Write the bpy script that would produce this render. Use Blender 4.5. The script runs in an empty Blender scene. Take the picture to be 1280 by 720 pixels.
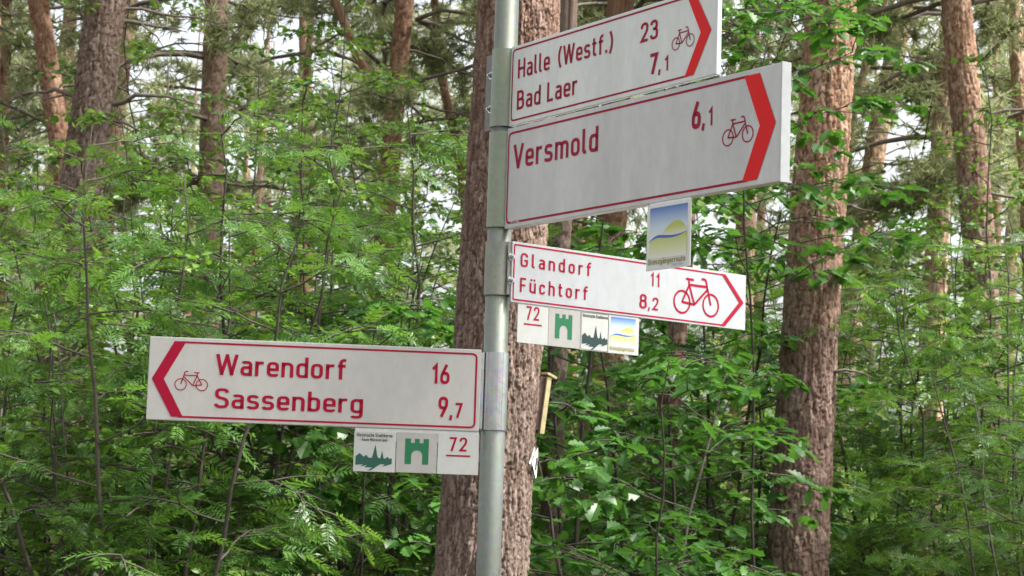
import bpy, bmesh, math, random
import numpy as np
from mathutils import Matrix, Vector

# ------------------------------------------------------------------ camera, sky, sun, exposure
scn = bpy.context.scene
COL = scn.collection
CAM_Z = 1.7
PITCH, ROLL, FPX = math.radians(6.481), math.radians(1.848), 2553.7      # FPX: focal length for a 1280 wide frame
_fw = Vector((0, math.cos(PITCH), math.sin(PITCH)))
_r0 = Vector((1, 0, 0)); _u0 = _r0.cross(_fw)
_rt = _r0*math.cos(ROLL) + _u0*math.sin(ROLL)
_up = _u0*math.cos(ROLL) - _r0*math.sin(ROLL)
cd = bpy.data.cameras.new('camera'); cam = bpy.data.objects.new('camera', cd); COL.objects.link(cam)
cam.matrix_world = Matrix(((_rt.x, _up.x, -_fw.x, 0), (_rt.y, _up.y, -_fw.y, 0), (_rt.z, _up.z, -_fw.z, CAM_Z), (0, 0, 0, 1)))
cd.sensor_width = 36; cd.lens = 36*FPX/1280; cd.clip_start = .05; cd.clip_end = 2000
cd.dof.use_dof = True; cd.dof.focus_distance = 5.0; cd.dof.aperture_fstop = 16
scn.camera = cam

SUN_EL, SUN_AZ = math.radians(58), math.radians(104)      # azimuth clockwise from +Y: high on the right
w = bpy.data.worlds.new('World'); scn.world = w; w.use_nodes = True
nt = w.node_tree
sky = nt.nodes.new('ShaderNodeTexSky'); sky.sky_type = 'NISHITA'; sky.sun_disc = False
sky.sun_elevation = SUN_EL; sky.sun_rotation = SUN_AZ
sky.air_density = 1.0; sky.dust_density = 6.0; sky.ozone_density = 1.0
bg = nt.nodes['Background']; bg.inputs['Strength'].default_value = 0.10
hs = nt.nodes.new('ShaderNodeHueSaturation'); hs.inputs['Saturation'].default_value = .30      # overcast: a nearly colourless sky
nt.links.new(sky.outputs[0], hs.inputs['Color']); nt.links.new(hs.outputs[0], bg.inputs['Color'])
sl = bpy.data.lights.new('sun', 'SUN'); sl.energy = 2.6; sl.angle = math.radians(6); sl.color = (1, .95, .87)
sun = bpy.data.objects.new('sun', sl); COL.objects.link(sun)
_sd = Vector((math.sin(SUN_AZ)*math.cos(SUN_EL), math.cos(SUN_AZ)*math.cos(SUN_EL), math.sin(SUN_EL)))
sun.rotation_euler = _sd.to_track_quat('Z', 'Y').to_euler(); sun.location = _sd*60
scn.view_settings.view_transform = 'Standard'; scn.view_settings.look = 'None'
scn.view_settings.gamma = 1; scn.view_settings.use_curve_mapping = False
scn.view_settings.exposure = 2.2
scn.cycles.use_denoising = True
scn.cycles.max_bounces = 6; scn.cycles.diffuse_bounces = 3; scn.cycles.transmission_bounces = 5; scn.cycles.glossy_bounces = 2
scn.cycles.sample_clamp_indirect = 6

# ------------------------------------------------------------------ helpers
def at(px, py, Y):
    """world point at world depth Y on the line of sight of photograph pixel (px, py)"""
    d = _fw*FPX + _rt*(px-640) + _up*(360-py)
    return Vector((0, 0, CAM_Z)) + d*(Y/d.y)

def project(P):
    P = np.asarray(P) - np.array([0, 0, CAM_Z])
    f, r, u = (np.array(v) for v in (_fw, _rt, _up))
    d = P@f
    return 640+FPX*(P@r)/d, 360-FPX*(P@u)/d, d

def mesh(name, V, polys, mats, attrs=None, smooth=False, pmat=None):
    """V (n,3); polys: list of int arrays (m,k)"""
    me = bpy.data.meshes.new(name)
    V = np.asarray(V, np.float32).reshape(-1, 3)
    polys = [np.asarray(p, np.int32) for p in polys if len(p)]
    loops = np.concatenate([p.ravel() for p in polys])
    tot = np.concatenate([np.full(len(p), p.shape[1], np.int32) for p in polys])
    st = np.concatenate([[0], np.cumsum(tot)[:-1]]).astype(np.int32)
    me.vertices.add(len(V)); me.vertices.foreach_set('co', V.ravel())
    me.loops.add(len(loops)); me.loops.foreach_set('vertex_index', loops)
    me.polygons.add(len(tot)); me.polygons.foreach_set('loop_start', st); me.polygons.foreach_set('loop_total', tot)
    if pmat is not None: me.polygons.foreach_set('material_index', np.asarray(pmat, np.int32))
    me.polygons.foreach_set('use_smooth', np.full(len(tot), bool(smooth)))
    for k, a in (attrs or {}).items():
        at_ = me.attributes.new(k, 'FLOAT', 'POINT'); at_.data.foreach_set('value', np.asarray(a, np.float32))
    me.update(calc_edges=True)
    for m in (mats if isinstance(mats, (list, tuple)) else [mats]): me.materials.append(m)
    return me

def obj(name, data, parent=None, M=None):
    o = bpy.data.objects.new(name, data); COL.objects.link(o)
    if parent is not None: o.parent = parent
    if M is not None: o.matrix_local = M
    return o

def tag(o, label=None, cat=None, group=None, kind=None):
    if label: o['label'] = label
    if cat: o['category'] = cat
    if group: o['group'] = group
    if kind: o['kind'] = kind
    return o

def bm_mesh(name, bm, mats, smooth=False):
    me = bpy.data.meshes.new(name); bm.to_mesh(me); bm.free()
    for m in (mats if isinstance(mats, (list, tuple)) else [mats]): me.materials.append(m)
    if smooth:
        for p in me.polygons: p.use_smooth = True
    return me

def box_bm(x0, x1, y0, y1, z0, z1, bev=0.0, bm=None):
    bm = bm or bmesh.new()
    r = bmesh.ops.create_cube(bm, size=1)
    for v in r['verts']:
        v.co = Vector((x0+(v.co.x+.5)*(x1-x0), y0+(v.co.y+.5)*(y1-y0), z0+(v.co.z+.5)*(z1-z0)))
    if bev:
        es = {e for v in r['verts'] for e in v.link_edges}
        bmesh.ops.bevel(bm, geom=list(es), offset=bev, segments=2, affect='EDGES', profile=.6)
    return bm

def hash2(ix, iy, seed):
    h = (ix.astype(np.int64)*374761393 + iy.astype(np.int64)*668265263 + seed*2147483647) & 0xffffffff
    h = ((h ^ (h >> 13))*1274126177) & 0xffffffff
    h = ((h ^ (h >> 16))*2246822519) & 0xffffffff
    return ((h ^ (h >> 15)) & 0xffffff)/float(0xffffff)

def vnoise(x, y, seed=0, per=None):
    ix, iy = np.floor(x), np.floor(y); fx, fy = x-ix, y-iy
    fx, fy = fx*fx*(3-2*fx), fy*fy*(3-2*fy)
    X = lambda i: np.mod(i, per) if per else i
    a, b = hash2(X(ix), iy, seed), hash2(X(ix+1), iy, seed)
    c, d = hash2(X(ix), iy+1, seed), hash2(X(ix+1), iy+1, seed)
    return (a*(1-fx)+b*fx)*(1-fy) + (c*(1-fx)+d*fx)*fy

def cells(x, y, seed, per):
    """jittered cells, x wraps after per: nearest, second nearest distance, cell random, offset from cell centre"""
    ix, iy = np.floor(x), np.floor(y)
    f1 = np.full(x.shape, 9.); f2 = f1.copy(); rid = np.zeros(x.shape); oy = np.zeros(x.shape); ox = np.zeros(x.shape)
    for dx in (-1, 0, 1):
        for dy in (-1, 0, 1):
            cx, cy = ix+dx, iy+dy; k = np.mod(cx, per)
            jx = cx+.5+.85*(hash2(k, cy, seed)-.5); jy = cy+.5+.85*(hash2(k, cy, seed+7)-.5)
            d = np.abs(x-jx)**1.3 + np.abs(y-jy)**1.3
            m = d < f1
            f2 = np.where(m, f1, np.minimum(f2, d))
            rid = np.where(m, hash2(k, cy, seed+13), rid); oy = np.where(m, y-jy, oy); ox = np.where(m, x-jx, ox)
            f1 = np.where(m, d, f1)
    return f1, f2, rid, ox, oy

def norm(v): return v/np.maximum(np.linalg.norm(v, axis=-1, keepdims=True), 1e-9)

def tube(P, R, n=6):
    """tapered tube along points P with radii R -> verts, quads"""
    P = np.asarray(P, float); R = np.asarray(R, float)
    T = norm(np.gradient(P, axis=0))
    ref = np.array([.31, .95, .05]) if abs(T[0]@np.array([0, 0, 1.])) > .8 else np.array([0, 0, 1.])
    A = norm(np.cross(T, ref)); B = np.cross(T, A)
    a = np.linspace(0, 2*np.pi, n, endpoint=False)
    V = P[:, None]+R[:, None, None]*(np.cos(a)[None, :, None]*A[:, None]+np.sin(a)[None, :, None]*B[:, None])
    i = np.arange(len(P)-1)[:, None]*n; j = np.arange(n)[None]; j2 = (j+1) % n
    F = np.stack([i+j, i+j2, i+n+j2, i+n+j], -1).reshape(-1, 4)
    return V.reshape(-1, 3), F

class MB:
    def __init__(s): s.V = []; s.F = []; s.n = 0
    def add(s, V, F): s.V.append(np.asarray(V)); s.F.append(np.asarray(F)+s.n); s.n += len(V)
    def mesh(s, name, m, **k): return mesh(name, np.concatenate(s.V), s.F, m, **k)

# ------------------------------------------------------------------ materials
def mat(name):
    m = bpy.data.materials.new(name); m.use_nodes = True
    return m, m.node_tree, m.node_tree.nodes['Principled BSDF']

def N(nt, t, **k):
    n = nt.nodes.new(t)
    for a, v in k.items():
        if a.startswith('i_'):
            key = a[2:]; n.inputs[int(key) if key.isdigit() else key].default_value = v
        else: setattr(n, a, v)
    return n

def ramp(nt, fac, stops):
    r = N(nt, 'ShaderNodeValToRGB'); e = r.color_ramp.elements
    while len(e) < len(stops): e.new(.5)
    for q, (p, c) in zip(e, stops): q.position = p; q.color = (*c, 1)
    nt.links.new(fac, r.inputs[0]); return r.outputs[0]

def noise(nt, scale, detail=3, rough=.6, coord='Object', stretch=None):
    tc = N(nt, 'ShaderNodeTexCoord'); src = tc.outputs[coord]
    if stretch:
        mp = N(nt, 'ShaderNodeMapping'); mp.inputs['Scale'].default_value = stretch
        nt.links.new(src, mp.inputs['Vector']); src = mp.outputs[0]
    n = N(nt, 'ShaderNodeTexNoise', i_Scale=scale, i_Detail=detail, i_Roughness=rough)
    nt.links.new(src, n.inputs['Vector']); return n.outputs['Fac']

def mixc(nt, fac, a, b, mode='MIX'):
    m = N(nt, 'ShaderNodeMix', data_type='RGBA', blend_type=mode)
    for s, v in ((0, fac), (6, a), (7, b)):
        if hasattr(v, 'is_linked') or hasattr(v, 'links'): nt.links.new(v, m.inputs[s])
        else: m.inputs[s].default_value = v if s == 0 else (*v, 1)
    return m.outputs[2]

def bump(nt, bs, h, strength, dist=.01):
    b = N(nt, 'ShaderNodeBump', i_Strength=strength, i_Distance=dist)
    nt.links.new(h, b.inputs['Height']); nt.links.new(b.outputs[0], bs.inputs['Normal'])

def leaf_mat(name, dark, light, transl, tw=.34, rough=.38, yel=1.8):
    m, nt, bs = mat(name)
    a = N(nt, 'ShaderNodeAttribute', attribute_name='rnd'); oi = N(nt, 'ShaderNodeObjectInfo')
    ad = N(nt, 'ShaderNodeMath', operation='MULTIPLY_ADD', i_1=.35, i_2=-.17)
    nt.links.new(oi.outputs['Random'], ad.inputs[0])
    s = N(nt, 'ShaderNodeMath', operation='ADD', use_clamp=True)
    nt.links.new(a.outputs['Fac'], s.inputs[0]); nt.links.new(ad.outputs[0], s.inputs[1])
    c = ramp(nt, s.outputs[0], [(0, dark), (.55, tuple((x+y)/2 for x, y in zip(dark, light))), (.95, light), (1, (light[0]*yel, light[1]*(1+.15*(yel > 1)), light[2]))])
    nt.links.new(c, bs.inputs['Base Color'])
    bs.inputs['Roughness'].default_value = rough; bs.inputs['Specular IOR Level'].default_value = .32
    tr = N(nt, 'ShaderNodeBsdfTranslucent')
    tc = mixc(nt, .75, c, transl); nt.links.new(tc, tr.inputs['Color'])
    mx = N(nt, 'ShaderNodeMixShader', i_0=tw)
    nt.links.new(bs.outputs[0], mx.inputs[1]); nt.links.new(tr.outputs[0], mx.inputs[2])
    nt.links.new(mx.outputs[0], nt.nodes['Material Output'].inputs['Surface'])
    return m

M_ROWAN = leaf_mat('rowan_leaf', (.022, .072, .015), (.095, .195, .036), (.17, .34, .035))
M_OAK = leaf_mat('oak_leaf', (.019, .068, .012), (.065, .165, .030), (.11, .29, .028))
M_BIRCH = leaf_mat('birch_leaf', (.032, .095, .018), (.13, .245, .046), (.22, .39, .04))
M_UNDER = leaf_mat('undergrowth_leaf', (.022, .07, .013), (.09, .19, .035), (.17, .31, .035))
M_NEEDLE = leaf_mat('pine_needle', (.14, .17, .085), (.33, .36, .19), (.40, .44, .21), tw=.45, rough=.6, yel=1.0)

def bark_mat(name, cols, fis, gloss=.85, mossy=0):
    m, nt, bs = mat(name)
    a = N(nt, 'ShaderNodeAttribute', attribute_name='plate'); f = N(nt, 'ShaderNodeAttribute', attribute_name='fis')
    up = N(nt, 'ShaderNodeAttribute', attribute_name='upper')
    n1 = noise(nt, 9, 5, .7); n2 = noise(nt, 60, 4, .75, stretch=(1, 1, .35))
    s = N(nt, 'ShaderNodeMath', operation='MULTIPLY_ADD', i_1=.55); nt.links.new(a.outputs['Fac'], s.inputs[0])
    h = N(nt, 'ShaderNodeMath', operation='MULTIPLY', i_1=.5); nt.links.new(n2, h.inputs[0]); nt.links.new(h.outputs[0], s.inputs[2])
    c0 = ramp(nt, s.outputs[0], [(.12, cols[0]), (.45, cols[1]), (.8, cols[2])])
    c1 = ramp(nt, s.outputs[0], [(.12, cols[3]), (.45, cols[4]), (.8, cols[5])])
    u = N(nt, 'ShaderNodeMath', operation='ADD', use_clamp=True)
    k = N(nt, 'ShaderNodeMath', operation='MULTIPLY_ADD', i_1=.9, i_2=-.45); nt.links.new(n1, k.inputs[0])
    nt.links.new(up.outputs['Fac'], u.inputs[0]); nt.links.new(k.outputs[0], u.inputs[1])
    c = mixc(nt, u.outputs[0], c0, c1)
    c = mixc(nt, f.outputs['Fac'], c, fis)
    nt.links.new(c, bs.inputs['Base Color']); bs.inputs['Roughness'].default_value = gloss
    bs.inputs['Specular IOR Level'].default_value = .25
    bump(nt, bs, n2, .7, .006)
    return m
GREYB = [(.058, .041, .032), (.122, .089, .071), (.225, .178, .152)]
REDB = [(.085, .042, .027), (.16, .088, .059), (.265, .18, .14)]
ORB = [(.14, .068, .038), (.26, .145, .088), (.42, .31, .23)]
M_BARK = bark_mat('pine_bark', GREYB+REDB, (.055, .026, .019))
M_BARK_OR = bark_mat('pine_bark_orange', [(.085, .055, .046), (.16, .105, .086), (.26, .195, .165)]+ORB, (.07, .032, .02))
M_BARK_PALE = bark_mat('pale_pine_bark', [(.12, .08, .06), (.21, .145, .115), (.32, .25, .205)]+[(.22, .125, .075), (.39, .25, .165), (.54, .43, .33)], (.12, .06, .036))
M_BARK_FAR = bark_mat('far_pine_bark', [(.07, .04, .03), (.14, .08, .058), (.24, .17, .135)]+[(.13, .068, .045), (.22, .12, .078), (.35, .235, .165)], (.08, .036, .024))

def simple(name, col, rough=.6, metal=0, var=.12, nscale=20, bmp=0, spec=.5):
    m, nt, bs = mat(name)
    n = noise(nt, nscale, 4)
    c = ramp(nt, n, [(.25, tuple(x*(1-var) for x in col)), (.75, tuple(min(1, x*(1+var)) for x in col))])
    nt.links.new(c, bs.inputs['Base Color']); bs.inputs['Roughness'].default_value = rough; bs.inputs['Metallic'].default_value = metal
    bs.inputs['Specular IOR Level'].default_value = spec
    if bmp: bump(nt, bs, n, bmp, .003)
    return m
M_TWIG = simple('twig_bark', (.038, .029, .023), .8, nscale=40, var=.4)
M_STEM = simple('stem_bark', (.062, .05, .038), .75, nscale=25, var=.4)
M_DEAD = simple('dead_wood', (.13, .105, .09), .85, nscale=30, var=.4)
M_CRIM = simple('crimson_print', (.28, .003, .026), .5, var=.05, spec=.15)
M_RED = simple('red_print', (.62, .009, .009), .45, var=.05, spec=.15)
M_GREEN = simple('green_print', (.0, .12, .045), .4, var=.05)
M_DKGREEN = simple('dark_green_print', (.005, .075, .05), .4, var=.05)
M_BLACKG = simple('black_green_print', (.004, .03, .03), .4, var=.05)
M_BLACK = simple('black_print', (.02, .022, .022), .5, var=.1)
M_OLIVE = simple('olive_print', (.26, .25, .05), .45, var=.05)
M_GREYBL = simple('grey_blue_print', (.35, .42, .55), .45, var=.05)
M_BLUE = simple('blue_print', (.02, .09, .42), .4, var=.05)
M_STEELB = simple('bolt_steel', (.45, .46, .48), .3, 1.0, var=.25, nscale=60)
M_WOODY = simple('yellow_wood', (.36, .31, .17), .75, nscale=35, var=.3)
M_WOODD = simple('dark_wood', (.06, .035, .028), .8, nscale=35, var=.4)
M_WHITEP = simple('white_paint', (.72, .72, .70), .6, nscale=30, var=.12)

def face_mat(name, col, dirt_sheen, texture=.0, rough=.32):
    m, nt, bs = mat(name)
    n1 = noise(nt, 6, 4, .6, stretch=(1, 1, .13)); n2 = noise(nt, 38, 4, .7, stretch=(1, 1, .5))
    c = ramp(nt, n1, [(.34, tuple(x*dirt_sheen for x in col)), (.62, col)])  # upright streaks: some dirt, plus soft reflections painted into the base colour
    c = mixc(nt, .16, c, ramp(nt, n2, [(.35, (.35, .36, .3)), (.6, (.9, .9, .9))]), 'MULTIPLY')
    nt.links.new(c, bs.inputs['Base Color']); bs.inputs['Roughness'].default_value = rough
    bs.inputs['Specular IOR Level'].default_value = .55
    if texture:
        tc = N(nt, 'ShaderNodeTexCoord'); v = N(nt, 'ShaderNodeTexVoronoi', i_Scale=520., feature='F1')
        nt.links.new(tc.outputs['Object'], v.inputs['Vector']); bump(nt, bs, v.outputs['Distance'], texture, .0015)
    return m
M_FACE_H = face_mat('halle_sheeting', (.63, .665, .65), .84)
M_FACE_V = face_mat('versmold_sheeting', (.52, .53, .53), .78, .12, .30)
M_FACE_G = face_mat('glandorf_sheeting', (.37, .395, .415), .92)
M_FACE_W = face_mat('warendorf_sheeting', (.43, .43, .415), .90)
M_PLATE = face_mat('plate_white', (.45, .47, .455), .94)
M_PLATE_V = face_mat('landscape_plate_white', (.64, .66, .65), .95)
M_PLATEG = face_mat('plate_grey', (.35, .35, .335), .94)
M_ALU = simple('sign_aluminium', (.58, .60, .60), .38, .55, nscale=50, var=.12)
M_CAP = simple('end_cap_white', (.44, .465, .475), .4, nscale=40, var=.06)

def galva(name, tint, rough, metal=.75, algae=.0):
    m, nt, bs = mat(name)
    tc = N(nt, 'ShaderNodeTexCoord'); v = N(nt, 'ShaderNodeTexVoronoi', i_Scale=90.)
    nt.links.new(tc.outputs['Object'], v.inputs['Vector'])
    n1 = noise(nt, 6, 5, .7, stretch=(1, 1, .4)); n2 = noise(nt, 3, 5, .7, stretch=(1.5, 1.5, .35))
    c = ramp(nt, n1, [(.3, tuple(x*.72 for x in tint)), (.7, tuple(x*1.08 for x in tint))])
    c = mixc(nt, .12, c, v.outputs['Color'], 'OVERLAY')
    if algae: c = mixc(nt, ramp(nt, n2, [(.38, (0, 0, 0)), (.62, (algae,)*3)]), c, (.20, .24, .13))
    nt.links.new(c, bs.inputs['Base Color']); bs.inputs['Metallic'].default_value = metal
    r = N(nt, 'ShaderNodeMapRange', i_3=rough-.08, i_4=rough+.15); nt.links.new(n1, r.inputs[0]); nt.links.new(r.outputs[0], bs.inputs['Roughness'])
    return m
M_POLE = galva('galvanised_pole', (.19, .205, .205), .42, .65, .4)
M_SLV_GRN = galva('green_tinged_clamp', (.27, .31, .27), .42, .5, .75)
M_SLV_GREY = galva('grey_clamp', (.27, .28, .255), .5, .25, .25)
M_FLANGE = galva('flange_zinc', (.20, .19, .185), .5, .4, .2)
M_SLV_BRT = galva('bright_clamp', (.50, .52, .53), .17, .95, .05)

def gradient_mat(name, stops):
    m, nt, bs = mat(name)
    tc = N(nt, 'ShaderNodeTexCoord'); sp = N(nt, 'ShaderNodeSeparateXYZ'); nt.links.new(tc.outputs['Generated'], sp.inputs[0])
    nt.links.new(ramp(nt, sp.outputs['Z'], stops), bs.inputs['Base Color']); bs.inputs['Roughness'].default_value = .4
    return m
M_SKYP = gradient_mat('printed_blue_fade', [(0, (.64, .66, .67)), (.45, (.46, .56, .64)), (1, (.035, .13, .42))])
M_HILLP = gradient_mat('printed_hill', [(0, (.58, .60, .45)), (.6, (.40, .45, .085)), (1, (.36, .42, .06))])
M_MEADP = gradient_mat('printed_meadow', [(0, (.64, .66, .60)), (.35, (.55, .59, .34)), (1, (.37, .43, .07))])

# ground
def ground_mat():
    m, nt, bs = mat('forest_floor')
    n1 = noise(nt, .6, 6, .65); n2 = noise(nt, 14, 5, .7)
    a = ramp(nt, n1, [(.35, (.07, .05, .03)), (.5, (.10, .075, .045)), (.68, (.05, .085, .03))])
    b = ramp(nt, n2, [(.3, (.35, .32, .3)), (.7, (1, 1, 1))])
    nt.links.new(mixc(nt, .8, a, b, 'MULTIPLY'), bs.inputs['Base Color']); bs.inputs['Roughness'].default_value = .95
    bump(nt, bs, n2, .8, .03)
    return m

# ------------------------------------------------------------------ ground
g = np.concatenate([-np.geomspace(500, 30, 14), np.linspace(-28, 28, 57), np.geomspace(30, 500, 14)])
GX, GY = np.meshgrid(g, g+10); GZ = (vnoise(GX*.35+50, GY*.35+50, 3)-.5)*.22*np.clip(np.hypot(GX, GY)/6, 0, 1) - .02
n_ = len(g); ii = (np.arange(n_-1)[:, None]*n_+np.arange(n_-1)[None]).ravel()
tag(obj('ground', mesh('ground', np.stack([GX, GY, GZ], -1), [np.stack([ii, ii+1, ii+n_+1, ii+n_], -1)], ground_mat(), smooth=True)), kind='structure')

# ------------------------------------------------------------------ pines
def trunk_mesh(name, path, rad, zs, nseg, cell, amp, seed, material, upper0=2.0, upper1=6.0):
    """path(z)->xy array, rad(z)->radius; real bark relief: plates, fissures, lifted flakes"""
    zs = np.asarray(zs, float); xy = path(zs); R = rad(zs)
    circ = 2*np.pi*float(rad(np.array([3.0]))[0])
    per = max(6, round(circ/cell[0]))
    th = np.linspace(0, 2*np.pi, nseg, endpoint=False)
    TH, ZZ = np.meshgrid(th, zs)
    u = TH/(2*np.pi)*per; v = ZZ/cell[1]
    wob = (vnoise(np.cos(TH)*3+9, np.sin(TH)*3+ZZ*2.2, seed+2)-.5)
    def fb(fx, fy, sd, o=3):      # wraps around the trunk
        t, a, tot = 0, 1., 0.
        for k in range(o):
            t = t+a*vnoise(np.mod(u*fx*2**k, per*fx*2**k), v*fy*2**k+sd*.37, sd+k, per*fx*2**k); tot += a; a *= .55
        return t/tot
    wx, wy = fb(1, .8, seed+40)-.5, fb(1, 1, seed+44)-.5
    f1, f2, rid, ox, oy = cells(u+1.5*wx+.25*(fb(4, 3, seed+61, 2)-.5), v+1.7*wy, seed, per)
    edge = np.clip((f2-f1)/.30, 0, 1); edge = edge*edge*(3-2*edge)
    n1 = fb(3, 1.2, seed+48, 4)+.10*(fb(10, 5, seed+55, 2)-.5)
    lev = n1*11; st = np.floor(lev); fr_ = lev-st
    terr = (st+np.clip((fr_-.75)/.25, 0, 1))/11        # flakes: terraces with ragged steps
    rb = hash2(st, np.floor(rid*997), seed+71)
    crk = np.clip(1-np.abs(fb(3, .55, seed+80, 4)-.5)/.03, 0, 1)      # narrow upright cracks
    hgt = amp*(.6*edge*(.4+.6*rid)+2.3*(terr-.5)-.75*crk-.20*oy*edge-.35)
    hgt += .5*amp*(fb(9, 9, seed+90, 2)-.5)
    ridb = rb
    RR = R[:, None]*(1+.03*wob) + hgt
    V = np.stack([xy[:, 0:1]+RR*np.cos(TH), xy[:, 1:2]+RR*np.sin(TH), ZZ+0*TH], -1)
    i = np.arange(len(zs)-1)[:, None]*nseg; j = np.arange(nseg)[None]; j2 = (j+1) % nseg
    F = np.stack([i+j, i+j2, i+nseg+j2, i+nseg+j], -1).reshape(-1, 4)
    up = np.clip((ZZ-upper0)/(upper1-upper0), 0, 1)
    return mesh(name, V, [F], material, dict(plate=np.clip(.3*rid+.7*ridb+.35*(n1-.5), 0, 1).ravel(), fis=(np.clip(np.clip(1-edge*1.5, 0, 1)*.7+crk*.75, 0, .95)).ravel(), upper=up.ravel()), smooth=True)

def needle_tuft(rng, n=15):
    d = norm(rng.normal(size=(n, 3))*np.array([.8, .8, .8])+np.array([.75, 0, .25]))
    L = rng.uniform(.7, 1.1, n)[:, None]
    s = norm(np.cross(d, rng.normal(size=(n, 3))))*.055
    o = d*.06
    V = np.stack([o-s, o+s, d*L], 1).reshape(-1, 3)
    return V, np.arange(3*n).reshape(-1, 3)

def scatter(name, temps, pick, pos, fr, sc, rnd, material):
    """join many small templates: fr (n,3,3) rows are the local axes"""
    Vs, Fs, A = [], {}, []
    off = 0
    for t, (tv, tfs) in enumerate(temps):
        k = np.where(pick == t)[0]
        if not len(k): continue
        V = np.einsum('vi,nij->nvj', tv, fr[k])*sc[k, None, None]+pos[k, None]
        nv = len(tv); base = off+np.arange(len(k))*nv
        for tf in tfs: Fs.setdefault(tf.shape[1], []).append((tf[None]+base[:, None, None]).reshape(-1, tf.shape[1]))
        Vs.append(V.reshape(-1, 3)); A.append(np.repeat(rnd[k], nv)); off += len(k)*nv
    return mesh(name, np.concatenate(Vs), [np.concatenate(f) for f in Fs.values()], material, dict(rnd=np.concatenate(A)))

def frames(d, up):
    x = norm(d); y = norm(np.cross(up, x)); z = np.cross(x, y)
    return np.stack([x, y, z], 1)

def pine_crown(seed, z0, H, n_wh, Lmax, dens=1.0):
    """crown around the axis x=y=0: whorled limbs with needle tufts"""
    rng = np.random.default_rng(seed); mb = MB(); P, D = [], []
    for z in np.linspace(z0, H, n_wh):
        t = (z-z0)/(H-z0)
        for k in range(rng.integers(2, 4)):
            az = rng.uniform(0, 2*np.pi); L = Lmax*(1-.75*t)*rng.uniform(.6, 1.1)*(0.6+.4*min(1, t*4))
            s = np.linspace(0, 1, 7); rise = rng.uniform(-.1, .45)
            wz = np.cumsum(rng.normal(size=7))*.05*L; wa = az+np.cumsum(rng.normal(size=7))*.14
            pts = np.stack([np.cos(wa)*s*L, np.sin(wa)*s*L, z+rise*L*s-.18*L*s*s+wz*s], -1)
            mb.add(*tube(pts, .028*L/Lmax*(1-s)*1.2+.006, 5))
            for q in range(int(7*dens)):
                s0 = rng.uniform(.35, 1); i = min(5, int(s0*6)); p0 = pts[i]+(pts[i+1]-pts[i])*(s0*6-i)
                sub = norm((pts[i+1]-pts[i])+rng.normal(size=3)*np.array([1, 1, .5])*L*.16); l2 = rng.uniform(.25, .7)*L/Lmax*1.2
                e = p0+sub*l2
                mb.add(*tube(np.array([p0, (p0+e)/2+rng.normal(size=3)*.03, e]), np.array([.008, .006, .003]), 3))
                m = int(9*dens)
                f = rng.uniform(.2, 1.05, m)[:, None]
                P.append(p0+sub*l2*f+rng.normal(size=(m, 3))*.07); D.append(np.tile(sub, (m, 1))+rng.normal(size=(m, 3))*.6)
    P = np.concatenate(P); D = norm(np.concatenate(D)); n = len(P)
    temps = [(lambda vf: (vf[0], [vf[1]]))(needle_tuft(rng)) for _ in range(4)]
    return (mb.mesh('limbs', M_DEAD, smooth=True),
            scatter('needles', temps, rng.integers(0, 4, n), P, frames(D, norm(rng.normal(size=(n, 3))+[0, 0, 1.])), rng.uniform(.11, .17, n), rng.uniform(0, 1, n), M_NEEDLE))

CROWNS = [pine_crown(11, 5.2, 13.5, 15, 2.6), pine_crown(12, 4.6, 12.5, 15, 2.3), pine_crown(13, 6.2, 15, 14, 2.8)]
HIGH = [pine_crown(14, 8.0, 15, 11, 2.6, .8), pine_crown(15, 8.5, 16, 11, 2.4, .8)]

def dead_branch(path, z, az, L, rise, r, rng, twigs=3):
    p0 = np.array([*path(np.array([z]))[0], z]); s = np.linspace(0, 1, 8)
    wa = az+np.cumsum(rng.normal(size=8))*.10
    pts = p0+np.stack([np.cos(wa)*s*L, np.sin(wa)*s*L, rise*L*s-.25*L*s*s+np.cumsum(rng.normal(size=8))*.02*L], -1)
    mb = MB(); mb.add(*tube(pts, r*(1-s)**.8+.0025, 6))
    for _ in range(twigs):
        i = rng.integers(2, 7); e = pts[i]+norm((pts[i]-pts[i-1])+rng.normal(size=3)*.12*L)*L*rng.uniform(.2, .45)
        mb.add(*tube(np.array([pts[i], (pts[i]+e)/2+rng.normal(size=3)*.02*L, e]), np.array([r*.45, r*.3, .002]), 4))
    return mb.mesh('branch', M_DEAD, smooth=True)

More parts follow.
